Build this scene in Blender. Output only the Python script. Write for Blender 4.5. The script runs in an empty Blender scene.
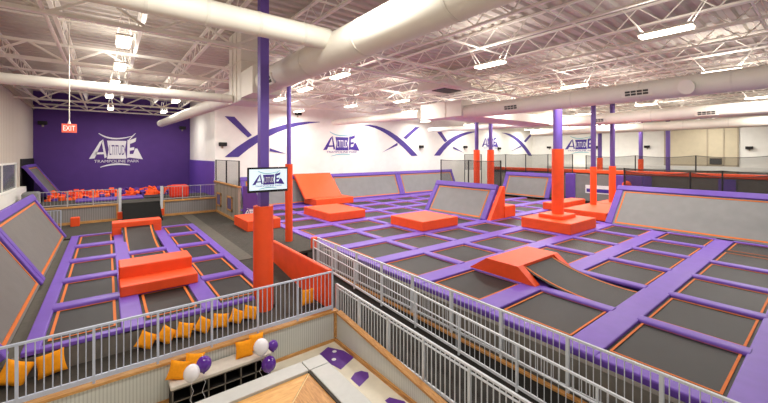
import bpy, bmesh, math, random
from mathutils import Vector, Matrix
random.seed(7)
C = bpy.context.scene.collection
PI = math.pi
ORD = ['zeroth', 'first', 'second', 'third', 'fourth', 'fifth', 'sixth', 'seventh', 'eighth', 'ninth', 'tenth', 'eleventh', 'twelfth']

# ---------------------------------------------------------------- materials
def lin(c):
    return tuple(((v / 255) / 12.92 if v / 255 <= .04045 else ((v / 255 + .055) / 1.055) ** 2.4) for v in c) + (1,)

def mat(name, rgb, rough=.6, var=.08, scale=6., bump=0., bscale=200., metal=0., emit=0., spec=.4):
    m = bpy.data.materials.new(name); m.use_nodes = True
    nt = m.node_tree; b = nt.nodes['Principled BSDF']
    c = lin(rgb)
    b.inputs['Roughness'].default_value = rough
    b.inputs['Metallic'].default_value = metal
    b.inputs['Specular IOR Level'].default_value = spec
    tc = nt.nodes.new('ShaderNodeTexCoord')
    nz = nt.nodes.new('ShaderNodeTexNoise'); nz.inputs['Scale'].default_value = scale; nz.inputs['Detail'].default_value = 4
    nt.links.new(tc.outputs['Object'], nz.inputs['Vector'])
    rp = nt.nodes.new('ShaderNodeValToRGB')
    rp.color_ramp.elements[0].position = .3; rp.color_ramp.elements[1].position = .7
    rp.color_ramp.elements[0].color = tuple(v * (1 - var) for v in c[:3]) + (1,)
    rp.color_ramp.elements[1].color = tuple(min(1, v * (1 + var)) for v in c[:3]) + (1,)
    nt.links.new(nz.outputs['Fac'], rp.inputs['Fac'])
    nt.links.new(rp.outputs['Color'], b.inputs['Base Color'])
    if bump:
        n2 = nt.nodes.new('ShaderNodeTexNoise'); n2.inputs['Scale'].default_value = bscale
        nt.links.new(tc.outputs['Object'], n2.inputs['Vector'])
        bp = nt.nodes.new('ShaderNodeBump'); bp.inputs['Strength'].default_value = bump; bp.inputs['Distance'].default_value = .02
        nt.links.new(n2.outputs['Fac'], bp.inputs['Height']); nt.links.new(bp.outputs['Normal'], b.inputs['Normal'])
    if emit:
        b.inputs['Emission Color'].default_value = c; b.inputs['Emission Strength'].default_value = emit
    return m

def wave_mat(name, rgb, rgb2, scale, axis='X', rough=.6):
    """ribbed / planked sheet: a procedural band pattern"""
    m = mat(name, rgb, rough); nt = m.node_tree; b = nt.nodes['Principled BSDF']
    tc = nt.nodes.new('ShaderNodeTexCoord'); w = nt.nodes.new('ShaderNodeTexWave')
    w.bands_direction = axis; w.inputs['Scale'].default_value = scale; w.inputs['Distortion'].default_value = .2
    nt.links.new(tc.outputs['Object'], w.inputs['Vector'])
    rp = nt.nodes.new('ShaderNodeValToRGB'); rp.color_ramp.elements[0].color = lin(rgb2); rp.color_ramp.elements[1].color = lin(rgb)
    rp.color_ramp.elements[1].position = .45
    nt.links.new(w.outputs['Fac'], rp.inputs['Fac']); nt.links.new(rp.outputs['Color'], b.inputs['Base Color'])
    return m

def wood_mat(name, rgb, rgb2, stretch=(1, 8, 8)):
    m = mat(name, rgb, .5); nt = m.node_tree; b = nt.nodes['Principled BSDF']
    tc = nt.nodes.new('ShaderNodeTexCoord'); mp = nt.nodes.new('ShaderNodeMapping'); mp.inputs['Scale'].default_value = stretch
    nz = nt.nodes.new('ShaderNodeTexNoise'); nz.inputs['Scale'].default_value = 4; nz.inputs['Detail'].default_value = 8; nz.inputs['Distortion'].default_value = .6
    nt.links.new(tc.outputs['Object'], mp.inputs['Vector']); nt.links.new(mp.outputs['Vector'], nz.inputs['Vector'])
    rp = nt.nodes.new('ShaderNodeValToRGB'); rp.color_ramp.elements[0].color = lin(rgb2); rp.color_ramp.elements[1].color = lin(rgb)
    rp.color_ramp.elements[0].position = .35; rp.color_ramp.elements[1].position = .65
    nt.links.new(nz.outputs['Fac'], rp.inputs['Fac']); nt.links.new(rp.outputs['Color'], b.inputs['Base Color'])
    return m

def net_mat(name, alpha):
    m = bpy.data.materials.new(name); m.use_nodes = True; nt = m.node_tree
    out = nt.nodes['Material Output']; b = nt.nodes['Principled BSDF']
    b.inputs['Base Color'].default_value = lin((40, 38, 36)); b.inputs['Roughness'].default_value = .9
    t = nt.nodes.new('ShaderNodeBsdfTransparent'); mx = nt.nodes.new('ShaderNodeMixShader'); mx.inputs[0].default_value = alpha
    nt.links.new(t.outputs[0], mx.inputs[1]); nt.links.new(b.outputs[0], mx.inputs[2]); nt.links.new(mx.outputs[0], out.inputs[0])
    return m

M = {
 'purple': mat('purple_vinyl', (114, 78, 180), .45, .05, 3),
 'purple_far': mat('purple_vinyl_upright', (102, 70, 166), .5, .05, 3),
 'orange': mat('orange_vinyl', (244, 84, 34), .5, .05, 3),
 'grey_bed_shaded': mat('shaded_grey_trampoline_mesh', (112, 108, 104), .85, .05, 2, .1, 300),  # grey bed darkened in colour to carry the dimmer light on the left
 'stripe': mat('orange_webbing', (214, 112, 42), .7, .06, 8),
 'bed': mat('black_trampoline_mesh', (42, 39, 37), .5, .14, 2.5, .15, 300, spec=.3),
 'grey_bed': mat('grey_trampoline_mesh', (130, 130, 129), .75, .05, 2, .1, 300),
 'cream': mat('cream_paint', (240, 237, 230), .8, .03, 2),
 'beige': mat('beige_paint', (205, 192, 165), .8, .04, 2),
 'left_wall': wave_mat('ribbed_cream_panel', (206, 196, 182), (186, 175, 160), .8, 'Y', .8),
 'wall_purple': mat('purple_paint', (84, 52, 128), .7, .04, 1.5),
 'paint_purple': mat('mural_purple', (78, 60, 140), .7, .12, 1.2),
 'white': mat('white_paint', (240, 238, 240), .7, .02),
 'floor': mat('dark_carpet', (66, 62, 56), .95, .15, 5, .2, 150),
 'floor_light': mat('light_grey_carpet', (92, 87, 79), .95, .1, 6),
 'runway': mat('runway_black', (26, 25, 24), .8, .1, 6, spec=.1),
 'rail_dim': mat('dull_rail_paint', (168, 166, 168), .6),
 'black': mat('black_rubber', (34, 32, 31), .7, .1, 6),
 'dark': mat('dark_grey', (52, 49, 46), .9, .1, 6),  # plain dark grey for lower floors, ramp lanes and ramp walls
 'party_floor': mat('cream_tile_floor', (226, 217, 196), .45, .08, 3),
 'corr': wave_mat('corrugated_grey_sheet', (204, 206, 200), (180, 181, 175), 5.2, 'X', .5),
 'corr_y': wave_mat('corrugated_grey_sheet_side', (208, 208, 200), (188, 188, 180), 5.2, 'Y', .5),
 'court_side': mat('dark_grey_skirt', (112, 106, 98), .9, .12, 4),
 'deck_sheet': wave_mat('deck_grey_sheet', (150, 148, 146), (128, 126, 124), 3, 'X', .6),
 'opening': mat('dim_purple_grey', (96, 84, 122), .8),
 'ply': wave_mat('grey_beige_panel', (150, 140, 126), (136, 126, 112), .35, 'Y', .7),
 'trim': wood_mat('pine_trim', (214, 164, 100), (184, 130, 70)),
 'trim_y': wood_mat('pine_trim_lengthwise', (206, 152, 88), (172, 118, 62), (8, 1, 8)),
 'table': wood_mat('maple_top', (228, 178, 108), (206, 148, 80), (1, 6, 6)),
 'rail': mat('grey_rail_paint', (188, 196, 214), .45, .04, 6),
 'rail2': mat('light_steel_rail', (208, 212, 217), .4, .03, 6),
 'counter': mat('grey_laminate', (190, 190, 186), .5, .03, 10),
 'cushion': mat('off_white_cushion', (214, 206, 194), .8, .05, 8),
 'pillow': mat('orange_cotton', (250, 158, 18), .9, .08, 14, .2, 60),
 'balloon_w': mat('white_latex', (240, 236, 240), .25, .02, spec=.6),
 'balloon_p': mat('purple_latex', (88, 34, 150), .18, .05, spec=.7),
 'string': mat('silver_ribbon', (210, 210, 214), .3),
 'decal': mat('purple_floor_vinyl', (100, 52, 148), .5, .1, 12),
 'ceil': mat('cream_steel_deck', (198, 188, 176), .7, .06, 1.5),
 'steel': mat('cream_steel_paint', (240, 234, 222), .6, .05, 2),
 'steel_dark': mat('tan_steel_paint', (176, 162, 140), .7, .05, 2),  # darker tan for door frame, left wall trim and speaker brackets
 'duct': mat('painted_duct', (232, 227, 215), .5, .03, 1.5),
 'duct_rib': mat('duct_seam', (224, 219, 207), .6),
 'grille': mat('grille_dark', (70, 68, 66), .6),
 'lamp': mat('lit_tube', (255, 244, 222), .5, 0, 1, emit=9),
 'housing': mat('lamp_housing', (230, 226, 216), .5),
 'net': net_mat('black_netting', .43),
 'post_black': mat('black_post', (30, 29, 29), .5),
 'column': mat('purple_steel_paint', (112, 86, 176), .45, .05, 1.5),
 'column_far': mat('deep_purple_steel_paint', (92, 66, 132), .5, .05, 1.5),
 'tv_black': mat('black_plastic', (24, 24, 28), .25),
 'screen': mat('lit_screen', (206, 222, 232), .2, .08, 1.2, emit=.55),
 'logo_blue': mat('logo_indigo', (70, 48, 146), .6, .05),
 'logo_teal': mat('logo_teal', (140, 196, 206), .6, .05),
 'exit_red': mat('exit_letters', (255, 226, 214), .5, emit=.9),
 'exit_white': mat('exit_face', (236, 104, 84), .5, emit=.5),
 'red_foam': mat('red_orange_foam', (232, 56, 32), .7, .06),
 'foam_o': mat('orange_foam', (250, 92, 36), .85, .08, 5),
 'foam_p': mat('violet_foam', (76, 44, 128), .85, .08, 5),
 'foam_r': mat('coral_foam', (222, 62, 46), .85, .08, 5),
 'glass': mat('dull_window_glass', (120, 124, 122), .15, .1, 1),
 'speaker': mat('speaker_black', (26, 24, 24), .6),
 'joint': mat('dark_joint', (60, 54, 48), .8),
 'miter': mat('pale_joint', (238, 206, 150), .6),
}

# ---------------------------------------------------------------- mesh builder
class MB:
    def __init__(s): s.v = []; s.f = []; s.sm = []
    def add(s, vs, fs, smooth=False):
        o = len(s.v); s.v += [tuple(v) for v in vs]
        for f in fs: s.f.append(tuple(i + o for i in f)); s.sm.append(smooth)
        return s
    def box(s, x0, x1, y0, y1, z0, z1, bev=0, fn=None):
        if bev:
            bm = bmesh.new(); bmesh.ops.create_cube(bm, size=1)
            for v in bm.verts: v.co = Vector(((x0 + x1) / 2 + v.co.x * (x1 - x0), (y0 + y1) / 2 + v.co.y * (y1 - y0), (z0 + z1) / 2 + v.co.z * (z1 - z0)))
            bmesh.ops.bevel(bm, geom=bm.edges[:], offset=bev, segments=2, affect='EDGES', profile=.5)
            bm.verts.index_update()
            vs = [v.co.copy() for v in bm.verts]; fs = [[v.index for v in f.verts] for f in bm.faces]; bm.free()
        else:
            vs = [(x, y, z) for z in (z0, z1) for y in (y0, y1) for x in (x0, x1)]
            fs = [(0, 2, 3, 1), (4, 5, 7, 6), (0, 1, 5, 4), (2, 6, 7, 3), (0, 4, 6, 2), (1, 3, 7, 5)]
        if fn: vs = [fn(Vector(v)) for v in vs]
        return s.add(vs, fs)
    def tube(s, p, q, r, n=8, r2=None, caps=True):
        p = Vector(p); q = Vector(q); d = (q - p).normalized(); r2 = r if r2 is None else r2
        a = d.cross(Vector((0, 0, 1)));  a = Vector((1, 0, 0)) if a.length < 1e-4 else a.normalized(); b = d.cross(a)
        vs = []
        for c, R in ((p, r), (q, r2)):
            for k in range(n):
                t = 2 * PI * (k + .5) / n; vs.append(c + (a * math.cos(t) + b * math.sin(t)) * R)
        s.add(vs, [(k, (k + 1) % n, n + (k + 1) % n, n + k) for k in range(n)], n > 6)
        if caps: s.add(vs, [tuple(range(n))[::-1], tuple(range(n, 2 * n))])
        return s
    def bar(s, p, q, w, h):
        """rectangular bar from p to q, w wide sideways, h tall"""
        p = Vector(p); q = Vector(q); d = (q - p).normalized()
        a = d.cross(Vector((0, 0, 1))); a = Vector((1, 0, 0)) if a.length < 1e-4 else a.normalized(); b = a.cross(d)
        vs = [c + a * (i * w / 2) + b * (j * h / 2) for c in (p, q) for i, j in ((-1, -1), (1, -1), (1, 1), (-1, 1))]
        return s.add(vs, [(0, 1, 5, 4), (1, 2, 6, 5), (2, 3, 7, 6), (3, 0, 4, 7), (3, 2, 1, 0), (4, 5, 6, 7)])
    def prism(s, prof, fn0, fn1, smooth=False):
        n = len(prof); vs = [fn0(p) for p in prof] + [fn1(p) for p in prof]
        s.add(vs, [(k, (k + 1) % n, n + (k + 1) % n, n + k) for k in range(n)], smooth)
        return s.add(vs, [tuple(range(n))[::-1], tuple(range(n, 2 * n))])
    def quad(s, *p): return s.add(p, [tuple(range(len(p)))])
    def sphere(s, c, r, sq=1., nu=16, nv=10, pinch=0):
        vs = []; c = Vector(c)
        for j in range(nv + 1):
            a = -PI / 2 + PI * j / nv
            for i in range(nu):
                b = 2 * PI * i / nu; k = 1 - pinch * max(0, -math.sin(a)) ** 2
                vs.append(c + Vector((math.cos(a) * math.cos(b) * r * k, math.cos(a) * math.sin(b) * r * k, math.sin(a) * r * sq)))
        return s.add(vs, [(j * nu + i, j * nu + (i + 1) % nu, (j + 1) * nu + (i + 1) % nu, (j + 1) * nu + i) for j in range(nv) for i in range(nu)], True)
    def build(s, name, m, parent=None, loc=None):
        me = bpy.data.meshes.new(name); me.from_pydata([tuple(v) for v in s.v], [], s.f)
        bm = bmesh.new(); bm.from_mesh(me); bmesh.ops.recalc_face_normals(bm, faces=bm.faces); bm.to_mesh(me); bm.free()
        if len(me.polygons) == len(s.sm):
            for p, k in zip(me.polygons, s.sm): p.use_smooth = k
        me.materials.append(M[m] if isinstance(m, str) else m)
        o = bpy.data.objects.new(name, me); C.objects.link(o)
        if parent: o.parent = parent
        if loc: o.location = loc
        return o

def tag(o, label, cat, group=None, kind=None):
    o['label'] = label; o['category'] = cat
    if group: o['group'] = group
    if kind: o['kind'] = kind
    return o
def thing(name, label, cat, loc=(0, 0, 0), group=None, rz=0):
    o = bpy.data.objects.new(name, None); C.objects.link(o); o.location = loc; o.rotation_euler = (0, 0, rz); o.empty_display_size = .2
    return tag(o, label, cat, group)
def struct(o):
    o['kind'] = 'structure'; return o
def copy_tree(o, parent=None):
    c = o.copy(); C.objects.link(c)
    if parent: c.parent = parent
    for ch in list(o.children): copy_tree(ch, c)
    return c

# ================================================================= SETTING
FL = -.04
def slab(name, x0, x1, y0, y1, z, m, th=.1): return struct(MB().box(x0, x1, y0, y1, z - th, z).build(name, m))
slab('floor', -4.5, 3.9, 22.7, 38.2, FL, 'floor')
slab('floor_corridor', 3.9, 7.6, 14, 28.2, FL, 'floor')
slab('floor_corridor_edge', 3.92, 4.5, 14, 26.9, FL + .02, 'floor_light', .02)
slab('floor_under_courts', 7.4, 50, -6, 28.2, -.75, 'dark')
slab('floor_far_side', 32.9, 50, -6, 28.2, FL, 'floor')
slab('floor_walkway', -4.5, 5.2, 9.06, 10.1, -.5, 'floor')
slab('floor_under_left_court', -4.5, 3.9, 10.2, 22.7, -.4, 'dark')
slab('floor_party_room', -4.5, 5.3, -5, 8.94, -1.37, 'party_floor')
b = MB().quad((3.3, 14, FL), (5.05, 14, FL), (5.05, 10.1, -.5), (3.3, 10.1, -.5)); struct(b.build('floor_slope', 'floor'))
slab('floor_landing', 5.0, 7.6, 13.8, 14.0, FL, 'floor')
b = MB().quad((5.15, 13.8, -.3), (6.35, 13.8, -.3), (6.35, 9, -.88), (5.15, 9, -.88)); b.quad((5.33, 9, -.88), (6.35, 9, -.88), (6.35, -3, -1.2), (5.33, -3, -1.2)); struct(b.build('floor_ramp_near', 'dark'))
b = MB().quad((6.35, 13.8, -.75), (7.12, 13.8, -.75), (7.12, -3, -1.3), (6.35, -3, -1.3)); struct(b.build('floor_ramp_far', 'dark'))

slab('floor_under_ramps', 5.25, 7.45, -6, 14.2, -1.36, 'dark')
struct(MB().box(-4.7, -4.5, -6, 38.2, -1.5, 9.0).build('wall_left', 'left_wall'))
struct(MB().box(-4.7, 6.35, 38.2, 38.4, -.5, 9.0).build('wall_back', 'wall_purple'))
w = struct(MB().box(6.25, 6.4, 28.4, 38.2, -.5, 9.0).build('wall_inner', 'cream'))
MB().box(6.2, 6.25, 28.3, 38.2, 0, 3.5).build('painted_band', 'purple_far', w)
struct(MB().box(6.25, 50.2, 28.2, 28.4, -1, 9.0).build('wall_far', 'cream'))
w = struct(MB().box(50, 50.2, -6, 28.2, -1, 9.0).build('wall_right', 'cream'))
# recessed beige roller door bay in the right wall
d = struct(MB().box(49.93, 50, 6.3, 12.3, 0, 7.2).build('door_1', 'beige'))
bb = MB()
for y in (6.3, 7.35, 8.6, 12.2): bb.box(49.86, 49.95, y - .06, y + .06, 0, 7.2)
for z in (2.85, 7.2): bb.box(49.86, 49.95, 6.25, 12.3, z - .08, z + .08)
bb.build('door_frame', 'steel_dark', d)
MB().box(49.7, 49.93, 7.5, 8.4, 3.0, 3.6).build('control_box', 'grille', d)
struct(MB().box(49.6, 50, -3, 26, 2.3, 2.75).build('trim_1', 'cream'))
# window bay and black nook panel of the left wall
wd = struct(MB().box(-4.5, -4.47, 24, 31.3, 1.95, 3.4).build('window_1', 'glass'))
bb = MB()
for a in ((24, 31.4, 1.85, 1.95), (24, 31.4, 3.4, 3.5), (31.3, 31.4, 1.85, 3.5), (27.6, 27.66, 1.95, 3.4)): bb.box(-4.5, -4.42, *a)
bb.build('window_frame', 'cream', wd)
struct(MB().box(-4.5, -4.44, 33.0, 38.2, .6, 3.7).build('wall_left_nook_shade', 'black'))  # flat black panel painting the nook's shade onto the left wall
struct(MB().box(-4.5, -4.2, 9, 33.0, -1.3, 1.9).build('wall_left_low', 'cream'))
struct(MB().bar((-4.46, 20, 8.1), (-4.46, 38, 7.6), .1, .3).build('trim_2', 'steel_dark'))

# walkway half wall + corridor half wall, corrugated, with pine caps and skirts
w = struct(MB().box(-4.5, 5.2, 8.95, 9.05, -1.37, -.54).build('wall_walkway', 'corr'))
MB().box(-4.5, 5.27, 8.91, 9.09, -.54, -.49).build('cap', 'trim', w)
MB().box(-4.5, 5.2, 8.92, 8.95, -1.37, -1.29).build('skirt', 'trim', w)
zc = lambda y: -.52 + (y - 8.9) * .105
w = struct(MB().prism([(9.05, -1.37), (9.05, -.54), (8.9, -.54), (1.5, zc(1.5) - .02), (1.5, -1.37)], lambda p: (5.2, p[0], p[1]), lambda p: (5.3, p[0], p[1])).build('wall_corridor', 'corr_y'))
MB().bar((5.245, 8.87, zc(8.87)), (5.245, 1.5, zc(1.5)), .17, .05).build('cap', 'trim_y', w)
MB().box(5.14, 5.2, 1.5, 8.9, -1.37, -1.28).build('skirt', 'trim_y', w)
MB().box(5.14, 5.2, 8.88, 8.95, -1.25, -.54).build('corner_trim', 'trim', w)
# skirts of the courts
struct(MB().box(-1.5, 3.28, 10.04, 10.14, -.5, -.06).build('wall_court_front', 'court_side'))
struct(MB().box(7.35, 7.5, -4, 15.2, -1.3, -.08).build('wall_court_side', 'court_side'))
w = struct(MB().box(7.02, 7.16, -4, 15.0, -1.3, -.7).build('wall_ramp', 'dark'))
MB().box(7.0, 7.1, -4, 13.4, -.7, -.65).build('cap', 'trim_y', w)
struct(MB().box(6.33, 6.42, -3, 12.8, -1.3, -1.0).build('wall_ramp_divider', 'dark'))

# ceiling: ribbed steel deck with joists and girders as its parts
ZD = 8.9
bb = MB(); prof = []
y = -6
while y < 38.3:
    prof += [(y, ZD), (y + .18, ZD), (y + .24, ZD + .09), (y + .40, ZD + .09)]; y += .46
n = len(prof); vs = [(-4.7, a, z) for a, z in prof] + [(50.2, a, z) for a, z in prof]
bb.add(vs, [(k, k + 1, n + k + 1, n + k) for k in range(n - 1)])
ceiling = struct(bb.build('ceiling', 'ceil'))
def truss(name, p, q, zt, zb, pitch, t, r, m='steel'):
    p = Vector(p + (0,)); q = Vector(q + (0,)); L = (q - p).length; d = (q - p) / L
    b1 = MB()
    for z in (zt, zb): b1.bar(p + Vector((0, 0, z)), q + Vector((0, 0, z)), t, t * .6)
    o = b1.build(name, m, ceiling)
    b2 = MB(); k = 0; s0 = 0
    while s0 + pitch <= L:
        a = p + d * s0; c = p + d * (s0 + pitch / 2); e = p + d * (s0 + pitch)
        b2.tube(a + Vector((0, 0, zt)), c + Vector((0, 0, zb)), r, 5, caps=False)
        b2.tube(c + Vector((0, 0, zb)), e + Vector((0, 0, zt)), r, 5, caps=False)
        s0 += pitch
    b2.build('web', m, o)
    return o
x = -3.4
while x < 49:
    y1 = 38.0 if x < 6 else 28.0
    truss('joist', (x, -5.), (x, y1), 8.82, 8.2, 1.3, .11, .02); x += 2.15
for y, x1 in ((12.0, 50), (18.2, 50), (24.4, 50), (31.0, 6.2), (37.0, 6.2)):
    truss('girder', (-4.5, y), (x1, y), 8.15, 7.5, 2.2, .16, .045)
bb = MB()
for y in (1.5, 5.3, 8.8, 15.0, 21.5): bb.bar((-4.5, y, 8.22), (50, y, 8.22), .05, .05)
bb.build('bridging', 'steel', ceiling)

# ================================================================= LEFT COURT
ROLL = [(math.copysign(abs(math.cos(PI * k / 10)) ** .6, math.cos(PI * k / 10)) * .5, math.sin(PI * k / 10) ** .6) for k in range(11)]
def roll_y(bm, x, y0, y1, w=.36, h=.085, z=-.02):
    bm.prism(ROLL + [(-.5, -.9), (.5, -.9)], lambda p: (x + p[0] * w, y0, z + p[1] * h), lambda p: (x + p[0] * w, y1, z + p[1] * h), True); return bm
def roll_x(bm, y, x0, x1, w=.42, h=.1, z=-.02):
    bm.prism(ROLL + [(-.5, -.9), (.5, -.9)], lambda p: (x0, y + p[0] * w, z + p[1] * h), lambda p: (x1, y + p[0] * w, z + p[1] * h), True); return bm

def ring(bm, hx, hy, wx, wy, z):
    """flat rectangular frame centred on the origin"""
    for x0, x1, y0, y1 in ((-hx, -hx + wx, -hy, hy), (hx - wx, hx, -hy, hy), (-hx + wx, hx - wx, -hy, -hy + wy), (-hx + wx, hx - wx, hy - wy, hy)):
        bm.box(x0, x1, y0, y1, z - .008, z)
    return bm

def make_tramp(name, hx, hy, sx, sy, wx, wy):
    """bed half size hx,hy; stripe half size sx,sy with widths wx (long sides in y) and wy"""
    t = thing(name, '-', 'trampoline')
    N = 6; vs = []; fs = []
    for j in range(N + 1):
        for i in range(N + 1):
            u = i / N * 2 - 1; v = j / N * 2 - 1
            vs.append((u * hx, v * hy, -.035 - .02 * (1 - u * u) * (1 - v * v)))
    for j in range(N):
        for i in range(N): a = j * (N + 1) + i; fs.append((a, a + 1, a + N + 2, a + N + 1))
    MB().add(vs, fs, True).build('bed', 'bed', t)
    ring(MB(), sx, sy, wx, wy, -.02).build('edge_stripe', 'stripe', t)
    return t

LX = [-1.35, -1.08, .25, .7, 1.95, 2.4, 3.6, 3.9]
LY = [10.05, 12.55, 15.0, 17.6, 20.3, 22.95]
cols = [(-1.08, .25), (.7, 1.95), (2.4, 3.6)]
colname = ['left', 'middle', 'right']
proto = {}
for ci, (x0, x1) in enumerate(cols):
    for ri in range(5):
        if ci == 1 and ri > 2: continue           # the arch and its curved bed stand here
        y0, y1 = LY[ri], LY[ri + 1]
        if ri == 0: y0 += .2
        hx, hy = (x1 - x0) / 2 + .03, (y1 - y0) / 2 - .1
        t = make_tramp('trampoline', hx, hy, hx - .1, hy - .12, .06, .04)
        t.location = ((x0 + x1) / 2, (y0 + y1) / 2, 0)
        tag(t, f'black trampoline in {colname[ci]} column of left court, {ORD[ri + 1]} row from the front railing', 'trampoline', 'trampolines of the left court')
for i, (x0, x1, nm) in enumerate(((-1.37, -1.08, 'outer left edge'), (.25, .7, 'left of the stepped block'), (1.95, 2.4, 'right of the stepped block'), (3.6, 3.9, 'outer right edge'))):
    y0 = 10.75 if i == 3 else 10.04
    y1 = 22.95
    o = MB().box(x0, x1, y0, y1, -.12, .03, .025).build('frame_pad', 'purple')
    tag(o, f'long flat purple pad along left court, {nm}', 'pad', 'long pads of the left court')
for i, y in enumerate(LY):
    for ci, (x0, x1) in enumerate(cols):
        if i == 0:
            o = MB().box(x0 - .01, x1 + .01 if ci < 2 else 3.26, 10.04, 10.22, -.1, .02, .02).build('edge_pad', 'purple')
            tag(o, f'purple front edge pad of left court, {colname[ci]} column', 'pad', 'front pads of the left court'); continue
        if i > 3 and ci == 1: continue
        if i == 5: o = MB().box(x0 - .01, x1 + .01, y - .2, y + .05, -.12, .03, .02).build('edge_pad', 'purple')
        else: o = roll_x(MB(), y, x0 - .03, x1 + .03).build('roll_pad', 'purple')
        tag(o, f'purple cross pad in {colname[ci]} column of left court, {ORD[i + 1]} from the front railing', 'pad', 'cross pads of the left court')

# stepped orange block in the middle column
t = thing('stepped_block', 'orange two-step foam block in the middle of the left court', 'foam block', (1.25, 13.2, 0))
MB().box(-.97, .98, -.95, -.12, .02, .32, .03).build('lower_step', 'orange', t)
MB().box(-.97, .95, -.13, .85, .02, .66, .03).build('upper_step', 'orange', t)
# arch with the curved bed running up to it
t = thing('foam_arch', 'orange foam arch at the back of the left court', 'foam arch', (1.22, 22.3, 0))
MB().box(-1.03, 1.03, -.4, .45, .36, .62, .03).build('top_beam', 'orange', t)
MB().box(-1.03, -.66, -.4, .45, -.02, .37, .02).build('leg', 'orange', t)
MB().box(.66, 1.03, -.4, .45, -.02, .37, .02).build('leg', 'orange', t)
def curved_bed(name, label, path, half, axis, base):
    """path: [(s,z)] along the axis; half: half width across it"""
    t = thing(name, label, 'trampoline', base)
    P = [(lambda s, z, c: (c, s, z)) if axis == 'y' else (lambda s, z, c: (s, c, z))][0]
    def strip(c0, c1, dz):
        vs = []; n = len(path)
        for s, z in path: vs += [P(s, z + dz, c0), P(s, z + dz, c1)]
        return MB().add(vs, [(2 * k, 2 * k + 1, 2 * k + 3, 2 * k + 2) for k in range(n - 1)], True)
    strip(-half, half, 0).build('bed', 'bed', t)
    for c in (-half + .08, half - .15): strip(c, c + .07, .012).build('edge_stripe', 'stripe', t)
    return t
pth = [(-4.55 + 4.2 * k / 10, -.05 + .42 * (k / 10) ** 2.6) for k in range(11)]
curved_bed('curved_trampoline', 'black curved trampoline rising into the orange arch', pth, .64, 'y', (1.24, 22.3, 0))

# angled trampolines: a grey bed leaning on a padded frame
def angled(name, label, p0, p1, lean, h, group=None, side0=True, side1=True, bed='grey_bed', pad='purple_far', z0=.0, pw=.3, bottom=.12):
    p0 = Vector(p0 + (z0,)); p1 = Vector(p1 + (z0,)); e1 = (p1 - p0); L = e1.length; e1 /= L
    up = Vector((lean[0], lean[1], h)); H = up.length; e2 = up / H; nn = e1.cross(e2)
    base = (p0 + p1) / 2
    t = thing(name, label, 'angled trampoline', base, group)
    fn = lambda v: p0 - base + e1 * v.x + e2 * v.y + nn * v.z
    MB().box(.05, L - .05, .02, H - .1, -.03, .03, 0, fn).build('bed', bed, t)
    sg = MB(); a = pw + .1
    for u0, u1, v0, v1 in ((a, L - a, .1, .18), (a, L - a, H - pw - .12, H - pw - .06), (a, a + .06, .18, H - pw - .1), (L - a - .06, L - a, .18, H - pw - .1)):
        sg.box(u0, u1, v0, v1, -.045, .045, 0, fn)
    sg.build('edge_stripe', 'stripe', t)
    MB().box(0, L, H - pw, H, -.12, .12, .03, fn).build('top_pad', pad, t)
    if bottom: MB().box(.02, L - .02, -.02, .1, -.08, .08, .02, fn).build('bottom_pad', pad, t)
    if side0: MB().box(0, pw, 0, H - pw, -.1, .1, .03, fn).build('side_pad', pad, t)
    if side1: MB().box(L - pw, L, 0, H - pw, -.1, .1, .03, fn).build('side_pad', pad, t)
    return t
G = 'grey angled trampolines along the left wall'
angled('angled_trampoline', 'long grey angled trampoline on the left wall, at the back', (-1.62, 15.25), (-1.62, 23.0), (-1.2, 0), 2.12, G, bottom=0, bed='grey_bed_shaded')
angled('angled_trampoline', 'grey angled trampoline on the left wall, behind the front railing', (-1.62, 9.9), (-1.62, 15.2), (-1.2, 0), 2.12, G, bottom=0, bed='grey_bed_shaded')
slab('floor_left_gap', -4.5, -1.37, 9.9, 23.2, -.1, 'floor_light')

# ================================================================= RIGHT COURT
X0, SX, Y0, SY = 7.78, 2.515, .83, 2.459
GX = [X0 + .1 if i == 0 else X0 - .05 + i * SX for i in range(11)]
GY = [Y0 + (j - 1) * SY for j in range(12)]            # GY[1] is the wide strip nearest the camera end
NB = 9
proto_t = make_tramp('trampoline', 1.2, 1.0, .99, .85, .045, .045)
first = True
skip = {(1, 2), (1, 3)}                                 # cells carrying the wedge and its curved bed
covered = {(1, 8), (2, 6), (4, 4), (4, 6), (6, 4), (7, 4)}
def nrow(j): return ORD[11 - j]
for j in range(0, 11):                                  # row j spans GY[j]..GY[j+1]
    for i in range(NB):
        if j < 4 and i > 5: continue
        if j == 0 and i > 4: continue
        if (i, j) in skip or (i, j) in covered: continue
        t = proto_t if first else copy_tree(proto_t); first = False
        t.location = ((GX[i] + GX[i + 1]) / 2, (GY[j] + GY[j + 1]) / 2, 0)
        if i == 0: t.location.x += .05
        tag(t, f'black trampoline, {ORD[i + 1]} from the ramp railing, in the {nrow(j)} row from the white wall', 'trampoline', 'trampolines of the right court')
for j in range(0, 12):
    x1 = GX[NB] + .2 if j >= 4 else GX[6] - .06
    o = MB().box(GX[0] - .3, x1, GY[j] - .32, GY[j] + .32, -.14, .03, .03).build('frame_pad', 'purple')
    tag(o, f'wide flat purple pad strip across the right court, {ORD[12 - j]} from the white wall', 'pad', 'wide pads of the right court')
pr_roll = roll_y(MB(), 0, -(SY / 2 - .27), SY / 2 - .27, .36, .07).build('roll_pad', 'purple'); first = True
for j in range(0, 11):
    for i in range(1, NB):
        if j < 4 and i > 5: continue
        if j == 0 and i > 4: continue
        if j == 1 and i > 4: continue
        o = pr_roll if first else pr_roll.copy()
        if not first: C.objects.link(o)
        first = False
        o.location = (GX[i], (GY[j] + GY[j + 1]) / 2, 0)
        tag(o, f'rolled purple pad, {ORD[i]} from the ramp railing, in the {nrow(j)} row from the white wall', 'pad', 'rolled pads of the right court')
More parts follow.
